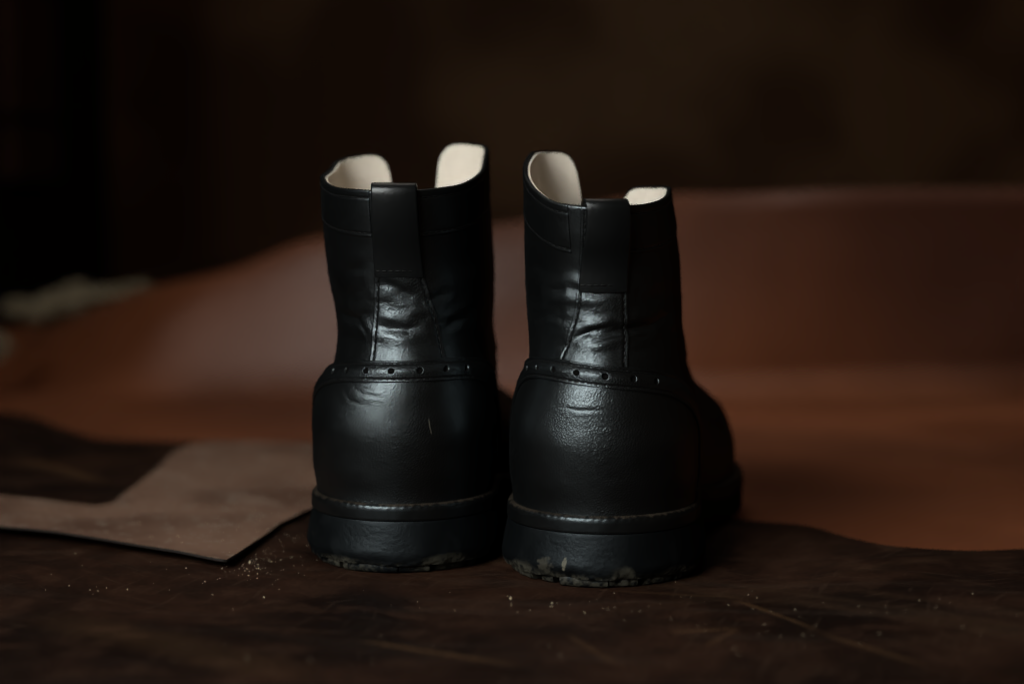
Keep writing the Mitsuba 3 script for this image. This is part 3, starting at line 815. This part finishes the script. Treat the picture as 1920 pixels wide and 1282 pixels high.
sheet_from_polygon(scrap, scrap_h, .0013, .0035, 'leather_offcut', 'scrap_leather', 'hide_edge')
labels['leather_offcut'] = {'label': 'grey brown leather offcut with a pointed corner, left of the left boot', 'category': 'leather scrap'}

# ------------------------------------------------------------------ wool tufts at the far left


def tuft(c, size, n, seed):
    r = np.random.default_rng(seed); p, d, nn, ln = [], [], [], []
    ph = r.uniform(0, 2 * np.pi, n); el = np.arcsin(r.uniform(-.1, 1, n)); dirs = np.stack([np.cos(ph) * np.cos(el), np.sin(ph) * np.cos(el), np.sin(el)], 1)
    rad = r.uniform(.25, 1, n)[:, None] ** .5
    pts = np.array(c) + dirs * rad * np.array(size)
    pts = pts + (meshkit.noise(pts * 40, seed)[:, None] - .5) * .02
    t = dirs + r.normal(0, .7, (n, 3)); t /= np.linalg.norm(t, axis=1, keepdims=True)
    k = np.cross(t, r.normal(0, 1, (n, 3))); k /= np.linalg.norm(k, axis=1, keepdims=True)
    return capsule_mesh(pts, t, k, .012, .0009, 4)


put('wool_tuft', [tuft((-.388, .83, .058), (.020, .02, .014), 800, 3), tuft((-.345, .81, .064), (.034, .016, .005), 240, 4), tuft((-.432, .87, .046), (.022, .02, .009), 560, 5)], 'wool',
    label='pale beige strip of fleece on the hide, far left', category='fleece')
put('wool_tuft_001', [tuft((-.410, .665, .030), (.009, .014, .022), 600, 8)], 'wool', label='small pale tuft cut off by the left edge of the picture', category='fleece')

# ------------------------------------------------------------------ cupboard at the far left
CB = 'wooden_cupboard'
labels[CB] = {'label': 'dark wooden cupboard at the far left, stretched forward out of view to shade hide and wall', 'category': 'cupboard'}
scene[CB + '__shading_body'] = ply(box_mesh([-1.00, .825, .55], [.80, 2.35, 2.6]), 'matte_black')  # drawn out towards the camera, out of view, to block window light
for k_, (yc, zc, sy, sz) in enumerate([(1.52, .315, .22, .15), (1.52, .195, .22, .065)]):
    scene[CB + '__door' + ('' if k_ == 0 else f'_{k_:03d}')] = ply(box_mesh([-.592, yc, zc], [.018, sy, sz]), 'cupboard_wood')

# ------------------------------------------------------------------ dust and leather crumbs


def hull_bits(pts, sizes, seed):
    r = np.random.default_rng(seed); ico = trimesh.creation.icosphere(subdivisions=0)
    V, F, b = [], [], 0
    for p, s in zip(pts, sizes):
        s = s * .85; v = ico.vertices * r.uniform(.55, 1.3, (12, 1)) * s * r.uniform(.6, 1.4, 3)
        V.append(v + p + [0, 0, s * .6]); F.append(ico.faces + b); b += 12
    return np.vstack(V), np.vstack(F), None


r = np.random.default_rng(12)
P, S = [], []


def scatter(n, fx, fy, size, h=dark_h, test=None):
    x, y = fx(n), fy(n); z = h(x, y)
    for q in zip(x, y, z):
        P.append(q); S.append(size[0] * (size[1] / size[0]) ** (r.uniform() ** 2.2))


nrm = lambda m, s: (lambda n: r.normal(m, s, n)); uni = lambda a, b: (lambda n: r.uniform(a, b, n))
scatter(80, nrm(-.116, .006), nrm(.022, .014), (.00010, .00030))
scatter(34, nrm(-.108, .010), nrm(.008, .020), (.00015, .00042))
scatter(20, uni(-.115, -.095), uni(.03, .10), (.00015, .00042))
scatter(26, uni(-.20, -.10), nrm(-.01, .022), (.00016, .00035))
scatter(30, nrm(.03, .05), nrm(-.062, .020), (.00014, .00034))
scatter(28, nrm(.10, .05), nrm(-.075, .030), (.00014, .00032))
scatter(28, nrm(.215, .05), nrm(-.070, .018), (.00013, .00028))
scatter(24, uni(-.12, .22), uni(-.16, -.05), (.00014, .00032))
P.append((-.1165, .0205, .0005)); S.append(.0009)
P.append((-.1015, -.0445, 0)); S.append(.0005)
P.append((-.0005, -.047, 0)); S.append(.0006)
sp = Polygon(scrap)
n0 = 60; x = r.uniform(-.25, -.11, n0); y = r.uniform(.02, .16, n0); ok = shapely.contains_xy(sp.buffer(-.003), x, y); x, y = x[ok], y[ok]
for q in zip(x, y, scrap_h(x, y)):
    P.append(q); S.append(r.uniform(.00014, .00032))
put('leather_dust', [hull_bits(P, S, 3)], 'dust', False, label='pale dust and crumbs scattered over the dark hide round the offcut and boots', category='dust', kind='stuff')
